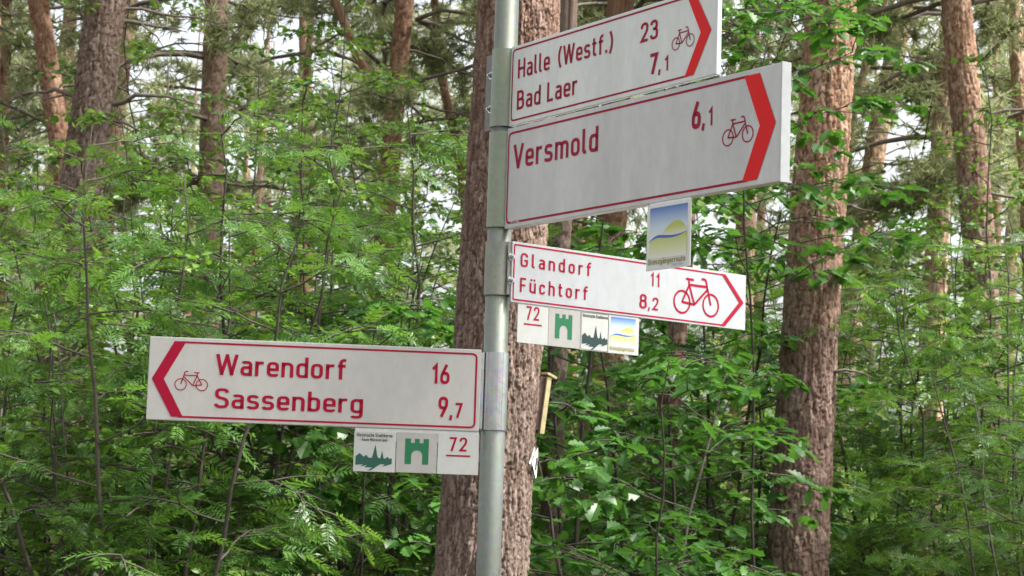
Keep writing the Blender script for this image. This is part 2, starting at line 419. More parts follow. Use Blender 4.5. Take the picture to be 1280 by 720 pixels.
def pine(label, p_top, p_bot, depth, wpx, H, seed, crown, material, res, zvis, cell=(.045, .11), amp=.011, branches=(), group=None, upper=(2, 6), name='pine_tree', fork=None):
    """a pine seen through photo points p_top and p_bot, wpx wide, at world depth"""
    A, B = at(*p_top, depth), at(*p_bot, depth)
    slope = (A.x-B.x)/max(A.z-B.z, .1)
    rpx = wpx*depth/FPX/2
    zl, zh = B.z, A.z
    rng = np.random.default_rng(seed); ph = rng.uniform(0, 6, 2); wob = .012+.25*rpx
    bx = B.x-slope*.55*zl
    def path(z):
        z = np.asarray(z, float)
        x = np.where(z < zl, bx+slope*.55*z, np.where(z < zh, B.x+slope*(z-zl), A.x+slope*.4*(z-zh)))
        return np.stack([x+wob*.25*np.sin(z*.9+ph[0]), depth+wob*np.sin(z*.6+ph[1])], -1)
    zm = (zl+zh)/2
    def rad(z):
        z = np.asarray(z, float)
        return np.maximum(rpx*(1-.045*(z-zm))*np.clip(1.0-(np.clip(z-H*.45, 0, None)/(H*.6)), .12, 1), .02) + .35*rpx*np.exp(-z/.35)
    base = Vector((*path([0.])[0], 0))
    root = obj(name, None, M=Matrix.Translation(base)); tag(root, label, 'tree', group)
    z0v, z1v = zvis
    zs = np.unique(np.concatenate([np.linspace(-.1, z0v, max(6, int(z0v/.12))), np.arange(z0v, z1v, res), np.linspace(z1v, H, 24)]))
    nseg = int(np.clip(2*np.pi*rpx/res, 14, 300))
    loc = lambda z: path(z)-np.array([base.x, base.y])
    obj('trunk', trunk_mesh('trunk', loc, rad, zs, nseg, cell, amp, seed, material, *upper), root)
    for (z, az, L, rise, r) in branches:
        obj('branch', dead_branch(loc, z, az, L, rise, r, rng), root)
    if fork:
        zf, az, L, r = fork; s = np.linspace(0, 1, 12); p0 = np.array([*loc([zf])[0], zf])
        pts = p0+np.stack([np.cos(az)*L*.35*s**.7, np.sin(az)*L*.35*s**.7, L*s], -1)
        mb = MB(); mb.add(*tube(pts, r*(1-.7*s), 14)); me = mb.mesh('fork', material, smooth=True); 
        me.attributes.new('upper', 'FLOAT', 'POINT').data.foreach_set('value', np.full(len(me.vertices), 1., np.float32))
        pl = me.attributes.new('plate', 'FLOAT', 'POINT'); pl.data.foreach_set('value', np.random.default_rng(seed).uniform(.2, .9, len(me.vertices)).astype(np.float32))
        obj('fork', me, root)
    if crown is not None:
        limbs, needles = crown
        hh = H*.86; top = loc([hh])[0]
        cr = obj('crown', needles, root, Matrix.Translation((top[0], top[1], (H-15)*.5)) @ Matrix.Rotation(rng.uniform(0, 6.28), 4, 'Z'))
        obj('limbs', limbs, cr)['kind'] = 'stuff'
    return root, path, rad

PI = math.pi
big, big_path, big_rad = pine('thick grey-brown pine trunk directly behind the signpost', (645, 0), (602, 720), 8.4, 108, 15, 21, HIGH[0], M_BARK, .0038, (1.35, 4.1),
     cell=(.030, .095), amp=.0105, upper=(2.2, 4.6))
right, right_path, right_rad = pine('tall straight pine right of the signs, orange bark above and grey below', (1038, 0), (999, 720), 12.8, 70, 16, 22, HIGH[1], M_BARK_OR, .0065, (1.2, 5.3),
     cell=(.05, .10), amp=.011, upper=(2.6, 4.2),
     branches=[(2.62, -.3, .42, .25, .014), (4.15, PI-.3, .5, .55, .02), (3.75, .2, .35, .1, .009), (3.3, -.1, .3, .3, .008)])
pine('grey scaly pine with broken dark branch stubs at upper left', (130, 0), (98, 250), 14, 52, 15, 23, HIGH[1], M_BARK, .0075, (1.8, 5.8), cell=(.045, .085), amp=.011, upper=(4.5, 8),
     branches=[(4.45, .15, .75, .35, .02), (4.38, -.05, .45, .05, .014), (4.5, PI-.2, .7, .3, .02), (5.05, .2, .6, .22, .018), (5.1, PI+.2, .35, .2, .015), (5.2, .3, .9, .1, .012)])
pine('reddish leaning pine just left of the grey scaly pine', (40, -40), (82, 215), 17, 27, 15, 24, CROWNS[0], M_BARK_FAR, .012, (2, 7), upper=(2, 4), branches=[(5.2, .4, .8, .2, .014), (4.6, 2.5, .9, .3, .014)], amp=.010)
pine('thin reddish pine at the far left edge of the view', (9, 0), (2, 290), 19, 14, 14, 25, CROWNS[1], M_BARK_FAR, .02, (2, 7), upper=(1, 3), branches=[(4.5, .1, .9, .3, .012), (5.5, 1, .9, .2, .012)])
pine('pale orange slim pine half hidden behind the grey scaly pine', (164, -5), (140, 200), 20, 19, 15, 26, CROWNS[2], M_BARK_PALE, .018, (2, 7.5), upper=(1.5, 3.5), branches=[(5.0, .5, 1, .2, .013), (6.2, .2, 1.2, .3, .013)])
pine('grey pine partly screened by leaves left of centre', (272, 0), (264, 200), 18, 31, 15, 27, CROWNS[1], M_BARK_PALE, .014, (2, 7), upper=(6, 12), branches=[(4.6, .3, 1, .3, .015), (5.4, 3, 1, .2, .015)])
pine('very thin reddish pine stem between the left shrubs and the twin pine', (392, 0), (372, 230), 23, 11, 13, 28, CROWNS[1], M_BARK_FAR, .02, (2, 8), upper=(1, 3), branches=[(5.5, .5, .8, .4, .01), (6.3, 3, .8, .4, .01)])
pine('dark red forked twin pine left of the thick trunk', (507, -5), (486, 230), 19, 24, 15, 29, CROWNS[0], M_BARK_FAR, .014, (2, 7.5), upper=(2, 4), fork=(5.5, 2.9, 6, .05),
     branches=[(5.6, .2, 1, .2, .014), (4.8, 2.9, .9, .25, .013), (6.1, .6, 1.2, .1, .012)])
pine('slim red pine stem leaning into the left side of the thick trunk', (548, 80), (575, 200), 21, 12, 14, 30, CROWNS[2], M_BARK_FAR, .02, (2, 8), upper=(1, 3))
pine('thin pine stem just right of the thick trunk above the top sign', (722, 0), (738, 80), 22, 12, 14, 31, CROWNS[0], M_BARK_OR, .02, (2, 8), upper=(1, 3), branches=[(6.5, 3, 1, .2, .012)])
pine('pale mossy pine rising behind the top sign', (766, 0), (762, 300), 20, 25, 15, 32, CROWNS[1], M_BARK_OR, .015, (2, 7.5), upper=(2, 5))
pine('pale pine rising behind the end of the top sign', (940, 0), (930, 330), 21, 24, 15, 33, CROWNS[2], M_BARK_PALE, .015, (2, 7.5), upper=(1, 3))
pine('slender slanting pine stem right beside the tall straight pine', (1105, 0), (1068, 140), 18, 12, 14, 34, CROWNS[1], M_BARK_PALE, .018, (2, 7), upper=(2, 4), branches=[(5.2, .1, .7, .4, .012)])
pine('bent pale brown pine leaning right of the tall straight pine', (1137, -10), (1100, 140), 20, 26, 15, 35, CROWNS[0], M_BARK_PALE, .015, (2, 7.5), upper=(2, 4), branches=[(6.0, 0, 1, .3, .014), (5.6, 3, 1.1, .1, .012), (5, .3, .9, .2, .012)])
pine('bright orange flaky pine, left one of the close pair at right', (1190, 0), (1176, 200), 17, 27, 15, 36, CROWNS[2], M_BARK_PALE, .012, (2, 6.5), upper=(1, 3), branches=[(4.8, 3, .9, .1, .013), (4.5, 3.1, 1.1, .2, .014)])
pine('stout grey-orange pine, right one of the close pair at right', (1196, 0), (1222, 300), 15.5, 40, 15, 37, HIGH[0], M_BARK_OR, .010, (1.8, 6), upper=(3.5, 5.5), branches=[(4.9, .2, 1.1, .3, .014), (4.3, 0, .8, .2, .012)])
pine('pale orange pine at the far right edge of the view', (1264, 0), (1284, 250), 17, 20, 15, 38, CROWNS[1], M_BARK_PALE, .012, (2, 6.5), upper=(1, 3), branches=[(5, .5, .8, .3, .013)])
pine('dark brown trunk standing low between the oak leaves', (852, 330), (820, 700), 14, 30, 14, 39, HIGH[1], M_BARK_FAR, .012, (1, 4), upper=(5, 9))
pine('pinkish distant trunk low beside the thick pine, right of the wooden box', (755, 400), (722, 720), 18, 42, 15, 40, CROWNS[0], M_BARK_FAR, .016, (1, 5), upper=(1, 4))
pine('slim greyish trunk close against the right side of the thick pine', (700, 330), (684, 720), 12, 26, 13, 41, HIGH[0], M_BARK, .012, (1, 4), upper=(5, 9))

# more pines further back, alike: one built, the others copies
rng = np.random.default_rng(5)
protos = []
for k in range(4):
    r, _, _ = pine('slender background pine among the far trees', (600, 0), (602+rng.uniform(-12, 12), 720), 30, rng.uniform(15, 30), rng.uniform(13, 16), 60+k, CROWNS[k % 3], M_BARK_FAR, .05, (1, 9), upper=(1.5, 4.5), amp=.008,
          branches=[(rng.uniform(3, 7), rng.uniform(0, 6.28), rng.uniform(.8, 1.5), rng.uniform(0, .4), .014) for _ in range(5)], group='far pines behind the clearing edge')
    protos.append(r)
def copy_tree(o, parent=None):
    c = o.copy(); COL.objects.link(c); c.parent = parent
    for ch in list(o.children): copy_tree(ch, c)
    return c
spots = []
for k in range(400):
    if len(spots) >= 30: break
    Y = 24+34*rng.uniform()**.8; a = rng.uniform(-.36, .36); x = Y*math.tan(a)
    if all((x-q[0])**2+(Y-q[1])**2 > 3.2 for q in spots): spots.append((x, Y))
for k, (x, Y) in enumerate(spots):
    o = protos[k] if k < 4 else copy_tree(protos[k % 4])
    o.location = (x, Y, 0); o.rotation_euler = (0, 0, rng.uniform(0, 6.28)); s = rng.uniform(.85, 1.2); o.scale = (s, s, s)
# unseen pines added round the viewer: their crowns shade the signs and low shrubs
for k, (x, Y) in enumerate([(-4.6, 2.5), (5.2, 3.4), (-3.2, -3.6), (3.6, -4.4), (7.2, 9), (-6.4, 8.5), (.4, -8.5), (8.5, -1), (-8.6, -1.5), (-5.4, 12.5), (6.3, 13.5), (-1.5, 12.2)][:11]):
    o = copy_tree(protos[k % 4]); o.location = (x, Y, 0); o.rotation_euler = (0, 0, k*1.3); o.scale = (1.25, 1.25, 1.35)
    tag(o, 'added pine beside the path outside the picture, its crown shading the signpost', group='added pines round the viewer')

# ------------------------------------------------------------------ leaves and shrubs
def blade(xs, ws, droop=.15, fold=.25, ox=0, oy=0, ang=0, L=1.0):
    """leaf blade: midrib + two edges, folded along the midrib"""
    xs = np.array(xs, float); ws = np.array(ws, float)
    mid = np.stack([xs, 0*xs, -droop*xs**2], -1)
    lf = np.stack([xs, ws, fold*ws-droop*xs**2], -1); rt = lf*np.array([1, -1, 1])
    V = np.concatenate([mid, lf, rt])*L; n = len(xs); i = np.arange(n-1)
    F = np.concatenate([np.stack([i, i+1, n+i+1, n+i], -1), np.stack([i+1, i, 2*n+i, 2*n+i+1], -1)])
    c, s = math.cos(ang), math.sin(ang)
    V = np.stack([V[:, 0]*c-V[:, 1]*s+ox, V[:, 0]*s+V[:, 1]*c+oy, V[:, 2]], -1)
    return V, F
def oak_leaf(rng):
    x = [0, .1, .2, .3, .4, .52, .62, .74, .84, .94, 1.0]
    h = np.array([.012, .04, .15, .10, .24, .16, .32, .20, .27, .13, .01])*rng.uniform(.9, 1.1, 11)
    V, F = blade(x, h, rng.uniform(.05, .3), rng.uniform(.1, .4)); return V, [F]
def ovate_leaf(rng):
    V, F = blade([0, .12, .35, .62, .85, 1], [.01, .17, .31, .26, .1, 0.005], rng.uniform(.05, .25), rng.uniform(.05, .3)); return V, [F]
def frond(rng):
    Vs, Fs, n = [], [], 0
    xs = np.linspace(0, 1, 5); dr = rng.uniform(.1, .3)
    z = lambda x: -dr*x*x
    V = np.stack([np.repeat(xs, 2), np.tile([-.007, .007], 5), np.repeat(z(xs), 2)], -1); i = np.arange(4)*2
    Vs.append(V); Fs.append(np.stack([i, i+1, i+3, i+2], -1)); n = 10
    for x in np.linspace(.2, .93, 7):
        l = .34*(1-.55*(abs(x-.5)**1.5))*rng.uniform(.9, 1.1)
        for s in (-1, 1):
            V, F = blade([0, .4, 1.0], [.015, .135, .0], rng.uniform(-.1, .25), rng.uniform(0, .3), x, 0, s*rng.uniform(.85, 1.15), l)
            V[:, 2] = V[:, 2]*1.0+z(x)+rng.uniform(-.02, .02); Vs.append(V); Fs.append(F+n); n += len(V)
    V, F = blade([0, .4, 1.0], [.015, .135, 0], .2, .15, .97, 0, rng.uniform(-.2, .2), .3); V[:, 2] += z(1); Vs.append(V); Fs.append(F+n)
    return np.concatenate(Vs), [np.concatenate(Fs)]
_r = np.random.default_rng(3)
TEMPS = dict(rowan=[frond(_r) for _ in range(4)], oak=[oak_leaf(_r) for _ in range(5)], birch=[ovate_leaf(_r) for _ in range(4)])
LMAT = dict(rowan=M_ROWAN, oak=M_OAK, birch=M_BIRCH)
LEAFMESH = {k: [mesh(k+'_leaf', v, f, LMAT[k], dict(rnd=np.full(len(v), .5))) for v, f in t] for k, t in TEMPS.items()}

def grow(seed, kind, H, nst, spread, nbr, Lb, z_first=.22):
    """skeleton of a young broadleaf: list of stem meshes and the leaf frames"""
    rng = np.random.default_rng(seed); stems = []; P, D, U, S = [], [], [], []
    def leaves_on(pts, a0, a1, step, size):
        seg = np.linalg.norm(np.diff(pts, axis=0), axis=1); L = seg.sum(); cs = np.concatenate([[0], np.cumsum(seg)])/L
        k = max(2, int(L*(a1-a0)/step)); side = 1
        for s in np.linspace(a0, a1, k):
            p = np.array([np.interp(s, cs, pts[:, i]) for i in range(3)]); j = min(len(pts)-2, int(np.searchsorted(cs, s, 'right')-1))
            t = norm(pts[j+1]-pts[j]); lat = norm(np.cross(t, [0, 0, 1.]))*side; side = -side
            if kind == 'oak':
                m = 5 if s > .9 else (1 if rng.uniform() < .65 else 0)
                for q in range(m):
                    az = rng.uniform(0, 6.28); a = np.array([math.cos(az), math.sin(az), rng.uniform(-.35, .25)])
                    P.append(p+rng.normal(size=3)*.012); D.append(a+t*.7); U.append(np.array([0, 0, 1.])+rng.normal(size=3)*.35); S.append(size*rng.uniform(.7, 1.15))
            else:
                m = 1 if kind == 'rowan' else 2
                for q in range(m):
                    P.append(p+(rng.normal(size=3)*.015 if m > 1 else 0)); D.append(t*rng.uniform(.3, 1.1)+lat*rng.uniform(.5, 1.1)+np.array([0, 0, rng.uniform(-.55, .3)])+rng.normal(size=3)*.15)
                    U.append(np.array([0, 0, 1.])+rng.normal(size=3)*(.48 if kind == 'rowan' else .6)); S.append(size*rng.uniform(.7, 1.2))
    size = dict(rowan=.132, oak=.105, birch=.058)[kind]; step = dict(rowan=.042, oak=.045, birch=.036)[kind]
    for k in range(nst):
        mb = MB(); az = 2*PI*k/nst+rng.uniform(-.6, .6); t = np.linspace(0, 1, 14)
        out = spread*rng.uniform(.4, 1.0); h = H*rng.uniform(.78, 1.0) if k else H
        wx, wy = np.cumsum(rng.normal(size=14))*.028*H/3, np.cumsum(rng.normal(size=14))*.028*H/3
        b = rng.normal(size=2)*.06
        pts = np.stack([b[0]+math.cos(az)*out*t**1.2+wx*t, b[1]+math.sin(az)*out*t**1.2+wy*t, h*t-.04], -1)
        r0 = rng.uniform(.007, .0125)*min(H, 3.4)/3*(.75 if nst == 1 else 1)
        mb.add(*tube(pts, r0*(1-t)**.75+.003, 7))
        a2 = rng.uniform(0, 6.28)
        for q, s in enumerate(np.linspace(z_first, .97, nbr)):
            a2 += 2.4+rng.uniform(-.4, .4); p0 = np.array([np.interp(s, t, pts[:, i]) for i in range(3)])
            L = Lb*(1-.6*s)*rng.uniform(.6, 1.15); e = np.linspace(0, 1, 8); rise = rng.uniform(.25, .75); wa = a2+np.cumsum(rng.normal(size=8))*.13
            bp = p0+np.stack([np.cumsum(np.cos(wa))*L/8*(e > 0), np.cumsum(np.sin(wa))*L/8*(e > 0), rise*L*e-.42*L*e**2+np.cumsum(rng.normal(size=8))*.015*e], -1)
            mb.add(*tube(bp, r0*.42*(1-s*.5)*(1-e)**.8+.0018, 5))
            leaves_on(bp, .3, 1, step*1.2, size)
            for c in (2, 3, 4, 5, 6):
                if rng.uniform() < .2: continue
                dv = norm(bp[c]-bp[c-1]); lat = norm(np.cross(dv, [0, 0, 1.]))*(1 if c % 2 else -1)
                tl = L*rng.uniform(.25, .5); ee = np.linspace(0, 1, 5)[:, None]
                tw = bp[c]+(dv*.6+lat*.8)*tl*ee+np.array([0, 0, 1.])*(rng.uniform(-.1, .3)*tl*ee-.2*tl*ee**2)
                mb.add(*tube(tw, .0028*(1-ee[:, 0])+.0012, 4)); leaves_on(tw, .25, 1, step, size)
        stems.append(mb.mesh('stem', M_TWIG if (k+seed) % 3 else M_STEM, smooth=True))
    P, D, U, S = (np.array(x) for x in (P, D, U, S)); 
    return stems, P, frames(D, norm(U)), S

def build_shrub(sk, kind, name, label, loc, rotz, scale=1.0, pieces=0, group=None, seed=0):
    """one shrub; the `pieces` leaves that show largest become leaf objects, the rest one foliage mesh"""
    stems, P, Fm, S = sk; rng = np.random.default_rng(seed+9)
    M = Matrix.Translation(loc) @ Matrix.Rotation(rotz, 4, 'Z') @ Matrix.Scale(scale, 4)
    root = obj(name, None, M=M); tag(root, label, 'shrub' if 'tree' not in name else 'tree', group)
    for s in stems: obj('stem', s, root)
    pick = rng.integers(0, len(TEMPS[kind]), len(P)); rnd = rng.uniform(0, 1, len(P))
    rest = np.ones(len(P), bool)
    if pieces:
        Mn = np.array(M); W = P@Mn[:3, :3].T+Mn[:3, 3]; x, y, d = project(W)
        ok = (x > -10) & (x < 1290) & (y > -10) & (y < 730)
        order = np.argsort(np.where(ok, d/np.maximum(S, .01)*.1+d, 1e6))[:pieces]
        order = order[ok[order]]
        for i in order:
            m4 = Matrix.Identity(4)
            for a in range(3):
                for b in range(3): m4[b][a] = Fm[i, a, b]*S[i]
            m4.translation = Vector(P[i])
            obj('leaf', LEAFMESH[kind][pick[i]], root, m4)
        rest[order] = False
    fo = obj('foliage', scatter('foliage', TEMPS[kind], pick[rest], P[rest], Fm[rest], S[rest], rnd[rest], LMAT[kind]), root)
    fo['kind'] = 'stuff'
    return root

def spot(px, Y): p = at(px, 645, Y); return Vector((p.x, Y, 0))

SK = dict(
    r1=grow(101, 'rowan', 3.3, 5, 1.0, 15, 1.1), r2=grow(102, 'rowan', 3.6, 4, .8, 16, 1.15), r3=grow(103, 'rowan', 3.0, 5, 1.1, 14, 1.0), r4=grow(104, 'rowan', 4.0, 4, .9, 17, 1.2),
    o1=grow(105, 'oak', 2.75, 3, .9, 15, 1.2), o2=grow(106, 'oak', 3.6, 2, .5, 18, 1.1), o3=grow(107, 'oak', 4.9, 1, .1, 30, 1.45, .62),
    b1=grow(108, 'birch', 3.6, 4, .7, 16, .9), b2=grow(109, 'birch', 4.2, 3, .7, 18, .95), b3=grow(110, 'birch', 6.2, 2, .6, 30, 1.1, .3), b4=grow(111, 'birch', 5.4, 2, .8, 26, 1.2, .3))
FRONT = [  # skeleton, kind, name, label, px, depth, rotation, scale, leaf pieces
    ('r1', 'rowan', 'rowan_shrub', 'rowan shrub with feathery leaves behind the middle of the Warendorf sign', 300, 10.4, .4, 1.12, 280),
    ('r3', 'rowan', 'rowan_shrub', 'low feathery rowan shrub behind the arrow end of the Warendorf sign', 165, 9.3, 1.7, 1.12, 280),
    ('r2', 'rowan', 'rowan_shrub', 'rowan shrub with arching dark stems at the left edge of the view', 40, 10.6, 2.9, 1.05, 280),
    ('r2', 'rowan', 'rowan_shrub', 'upright rowan shrub close to the left side of the thick pine', 455, 11.4, 5.2, 1.08, 240),
    ('o1', 'oak', 'oak_sapling', 'dark oak sapling below the lower right sign beside the thick pine', 770, 9.2, .8, .94, 280),
    ('o2', 'oak', 'oak_sapling', 'oak sapling behind the right end of the Glandorf sign', 880, 13.5, 2.0, 1.15, 240),
    ('o3', 'oak', 'oak_sapling', 'bright oak sapling with lobed leaves beside the tip of the Versmold sign', 958, 10.4, 3.8, .96, 280),
    ('r3', 'rowan', 'rowan_shrub', 'low rowan shrub with pale fronds in the lower right corner', 1290, 10.6, .2, .9, 240),
    ('b1', 'birch', 'birch_shrub', 'small-leaved bright shrub below the grey scaly pine', 95, 11.0, 1.0, .98, 0),
    ('b2', 'birch', 'birch_shrub', 'small-leaved tall shrub left of the very thin reddish pine', 225, 12.2, 2.2, 1.0, 0),
    ('b2', 'birch', 'birch_shrub', 'tall small-leaved shrub behind the left shrubs below the twin pine', 395, 12.4, 4.0, 1.02, 0),
    ('r4', 'rowan', 'rowan_shrub', 'tall rowan shrub between the twin pine and the thick pine', 540, 13.0, 1.2, .98, 0),
    ('r2', 'rowan', 'rowan_shrub', 'rowan shrub at the far left behind the left edge shrub', -40, 12.4, .5, 1.05, 0),
    ('r1', 'rowan', 'rowan_shrub', 'rowan shrub right of the tall straight pine', 1110, 14.2, 3.1, 1.12, 0),
    ('r4', 'rowan', 'rowan_shrub', 'tall rowan shrub below the close pair of orange pines', 1195, 13.2, 5.5, .96, 0),
    ('r2', 'rowan', 'rowan_shrub', 'rowan shrub at the right edge of the view', 1300, 12.4, 4.4, 1.0, 0),
    ('b1', 'birch', 'birch_shrub', 'small-leaved shrub in the gap right of the tall straight pine', 1150, 15.5, 4.0, 1.05, 0),
    ('b1', 'birch', 'birch_shrub', 'small-leaved shrub behind the oaks below the Glandorf sign', 840, 14.8, 2.6, .9, 0),
    ('b2', 'birch', 'birch_shrub', 'small-leaved shrub behind the number end of the Warendorf sign', 455, 11.2, 3.3, .86, 0),
    ('b1', 'birch', 'birch_shrub', 'small-leaved shrub behind the lettering of the Warendorf sign', 300, 10.6, 5.0, .95, 0),
    ('b2', 'birch', 'birch_shrub', 'small-leaved shrub at the left edge behind the rowans', 20, 13.5, 1.3, 1.0, 0),
    ('b2', 'birch', 'birch_shrub', 'small-leaved shrub at the right edge behind the rowans', 1265, 15.0, 2.3, .95, 0),
    ('o2', 'oak', 'oak_sapling', 'oak sapling just right of the wooden box on the thick pine', 728, 11.2, 5.0, 1.02, 0),
    ('b2', 'birch', 'birch_shrub', 'small-leaved shrub directly behind the tall straight pine', 1030, 16.0, 1.9, 1.05, 0),
    ('b1', 'birch', 'birch_shrub', 'small-leaved shrub left of the dark brown trunk', 775, 16.5, 1.1, 1.0, 0),
    ('r4', 'rowan', 'rowan_shrub', 'rowan shrub far back between the dark brown trunk and the tall pine', 900, 17.0, 2.1, 1.05, 0),
    ('b3', 'birch', 'birch_sapling', 'tall light-leaved sapling reaching up left of the very thin reddish pine', 335, 15.0, .3, 1.0, 0),
    ('b4', 'birch', 'birch_sapling', 'light-leaved sapling screening the grey pine left of centre', 235, 14.6, 1.3, 1.0, 0),
    ('b3', 'birch', 'birch_sapling', 'light-leaved sapling between the very thin pine and the twin pine', 440, 16.4, 2.3, .95, 0),
    ('b4', 'birch', 'birch_sapling', 'light-leaved sapling between the twin pine and the thick pine', 560, 17.0, 4.1, 1.0, 0),
    ('b4', 'birch', 'birch_sapling', 'light-leaved sapling at the far left below the reddish leaning pine', 30, 16.0, 3.3, .9, 0),
    ('b3', 'birch', 'birch_sapling', 'light-leaved sapling left of the close pair of orange pines', 1120, 17.5, 5.0, .95, 0),
    ('b4', 'birch', 'birch_sapling', 'light-leaved sapling in front of the close pair of orange pines', 1190, 14.6, 2.0, .78, 0),
    ('b4', 'birch', 'birch_sapling', 'light-leaved sapling right of the close pair of orange pines', 1275, 14.2, 4.5, .92, 0),
    ('o2', 'oak', 'oak_sapling', 'oak sapling with leaves between the Versmold and Glandorf signs', 835, 12.3, .6, 1.0, 0),
    ('b4', 'birch', 'birch_sapling', 'light-leaved sapling hugging the left edge of the thick pine', 528, 13.6, .9, .86, 0),
    ('b1', 'birch', 'birch_shrub', 'small-leaved shrub in front of the rowans at lower left', 105, 9.6, 2.0, .86, 0),
    ('o1', 'oak', 'oak_sapling', 'oak sapling among the rowans behind the Warendorf lettering', 395, 10.6, 1.0, 1.08, 0),
    ('o1', 'oak', 'oak_sapling', 'oak sapling deep behind the lower right signs', 690, 13.4, 4.0, 1.05, 0),
    ('r1', 'rowan', 'rowan_shrub', 'rowan shrub between the oaks and the tall straight pine', 940, 13.8, 1.0, 1.05, 0),
]
for k, (s, kind, nm, lb, px, Y, rz, sc, pc) in enumerate(FRONT):
    build_shrub(SK[s], kind, nm, lb, spot(px, Y), rz, sc, pc, seed=k)

# undergrowth that reads as one mass between and behind the far trunks
rng = np.random.default_rng(77); P = []
NC = 300
for k in range(NC):
    Y = 16+36*rng.uniform(); x = Y*math.tan(rng.uniform(-.42, .42)); hgt = rng.uniform(1.6, 3.6)+.035*Y; rr = rng.uniform(.8, 1.7)
    m = int(430*rr)
    v = norm(rng.normal(size=(m, 3)))*(rng.uniform(.35, 1.0, (m, 1))**.5)
    c = np.array([x, Y, hgt*.5]); lumps = rng.normal(size=(9, 3))*.55; li = rng.integers(0, 9, m)
    P.append(c+(v*.45+lumps[li])*np.array([rr, rr, hgt*.5]))
P = np.concatenate(P); P = P[P[:, 2] > .02]; n = len(P)
tv, tf = blade([0, .4, 1.0], [.02, .3, 0.01], .15, .2)
fr = frames(norm(rng.normal(size=(n, 3))*np.array([1, 1, .45])), norm(rng.normal(size=(n, 3))*.5+np.array([0, -.15, 1.])))
tag(obj('undergrowth', scatter('undergrowth', [(tv, [tf])], np.zeros(n, int), P, fr, rng.uniform(.07, .15, n), rng.uniform(0, 1, n), M_UNDER)),
    'mass of green leaves filling the wood behind the shrubs', kind='stuff')

# ------------------------------------------------------------------ stroke lettering (engineer's sign script)
def rounded(pts, r=.17, closed=False, steps=6):
    pts = [(p[0], p[1], p[2] if len(p) > 2 else r) for p in pts]; out = []; n = len(pts)
    for i, (x, y, rr) in enumerate(pts):
        if not closed and i in (0, n-1): out.append((x, y)); continue
        a, b = np.array(pts[i-1][:2]), np.array(pts[(i+1) % n][:2]); p = np.array((x, y))
        la, lb = np.linalg.norm(a-p), np.linalg.norm(b-p)
        ka = la if (not closed and i == 1) else la/2; kb = lb if (not closed and i == n-2) else lb/2
        q = min(rr, ka, kb)
        if q < 1e-4: out.append((x, y)); continue
        p0, p1 = p+(a-p)/la*q, p+(b-p)/lb*q
        for t in np.linspace(0, 1, steps+1):
            k = .0
            out.append(tuple((1-t)**2*p0+2*t*(1-t)*(p*(1-k))+t*t*p1))
    if closed: out.append(out[0])
    return out
G = {}
def gl(ch, w, *strokes): G[ch] = (w, strokes)
b, X, T, Wd = .07, .65, .93, .41
bowl = [(.07, .07), (.07, X), (Wd, X), (Wd, .07)]
L = lambda *p: ([(p[i], p[i+1], 0) for i in range(0, len(p), 2)], False)
R = lambda *p, r=.17: ([q if len(q) > 2 else (*q, r) for q in p], False)
O = lambda x0, y0, x1, y1, r=.17: ([(x0, y0, r), (x0, y1, r), (x1, y1, r), (x1, y0, r)], True)
_a = (R((.09, .60), (.12, X), (.40, X), (.40, 0), r=.14), R((.40, .40), (.07, .40), (.07, .07), (.40, .07), (.40, .2), r=.15))
_u = (R((.07, .72), (.07, .07), (Wd, .07), (Wd, .3), r=.16), L(Wd, 0, Wd, .72))
_dots = (L(.13, .84, .13, .98), L(.35, .84, .35, .98))
gl('a', .47, *_a); gl('ä', .47, *_a, *_dots)
gl('b', .48, L(.07, 0, .07, 1), R((.07, .2), (.07, .07), (Wd, .07), (Wd, X), (.07, X), (.07, .5), r=.17))
gl('c', .45, R((.38, .50), (.38, X), (.07, X), (.07, .07), (.38, .07), (.38, .22), r=.16))
gl('d', .48, L(Wd, 0, Wd, 1), R((Wd, .2), (Wd, .07), (.07, .07), (.07, X), (Wd, X), (Wd, .5), r=.17))
gl('e', .47, R((.07, .35, 0), (Wd, .35, 0), (Wd, X), (.07, X), (.07, .07), (.40, .07), (.40, .15), r=.16))
gl('f', .36, R((.13, 0), (.13, T), (.34, T), r=.15), L(.01, X, .32, X))
gl('g', .48, R((Wd, .2), (Wd, .07), (.07, .07), (.07, X), (Wd, X), (Wd, .5), r=.17), R((Wd, .72), (Wd, -.2), (.09, -.2), (.07, -.14), r=.15))
gl('h', .48, L(.07, 0, .07, 1), R((.07, .5), (.07, X), (Wd, X), (Wd, 0), r=.17))
gl('i', .14, L(.07, 0, .07, .72), L(.07, .84, .07, .98))
gl('k', .46, L(.07, 0, .07, 1), L(.09, .27, .42, .72), L(.2, .42, .44, 0))
gl('l', .24, R((.07, 1), (.07, .07), (.22, .07), r=.12))
gl('m', .76, L(.07, 0, .07, .72), R((.07, .5), (.07, X), (.38, X), (.38, 0), r=.16), R((.38, .5), (.38, X), (.69, X), (.69, 0), r=.16))
gl('n', .48, L(.07, 0, .07, .72), R((.07, .5), (.07, X), (Wd, X), (Wd, 0), r=.17))
gl('o', .48, O(.07, .07, Wd, X))
gl('r', .36, L(.07, 0, .07, .72), R((.07, .42), (.07, X), (.34, X), r=.18))
gl('s', .46, R((.39, .57), (.36, X), (.07, X), (.07, .375), (.40, .345), (.40, .07), (.08, .07), (.05, .15), r=.14))
gl('t', .34, R((.13, .92), (.13, .07), (.32, .07), r=.13), L(.01, X, .31, X))
gl('u', .48, *_u); gl('ü', .48, *_u, *_dots)
gl('z', .44, L(.05, X, .39, X, .05, .07, .40, .07))
gl('B', .55, R((.07, .53, 0), (.43, .53), (.43, T), (.07, T, 0), (.07, .07, 0), (.47, .07), (.47, .53), (.3, .53, 0), r=.17))
gl('E', .47, L(.45, T, .07, T, .07, .07, .45, .07), L(.07, .5, .4, .5))
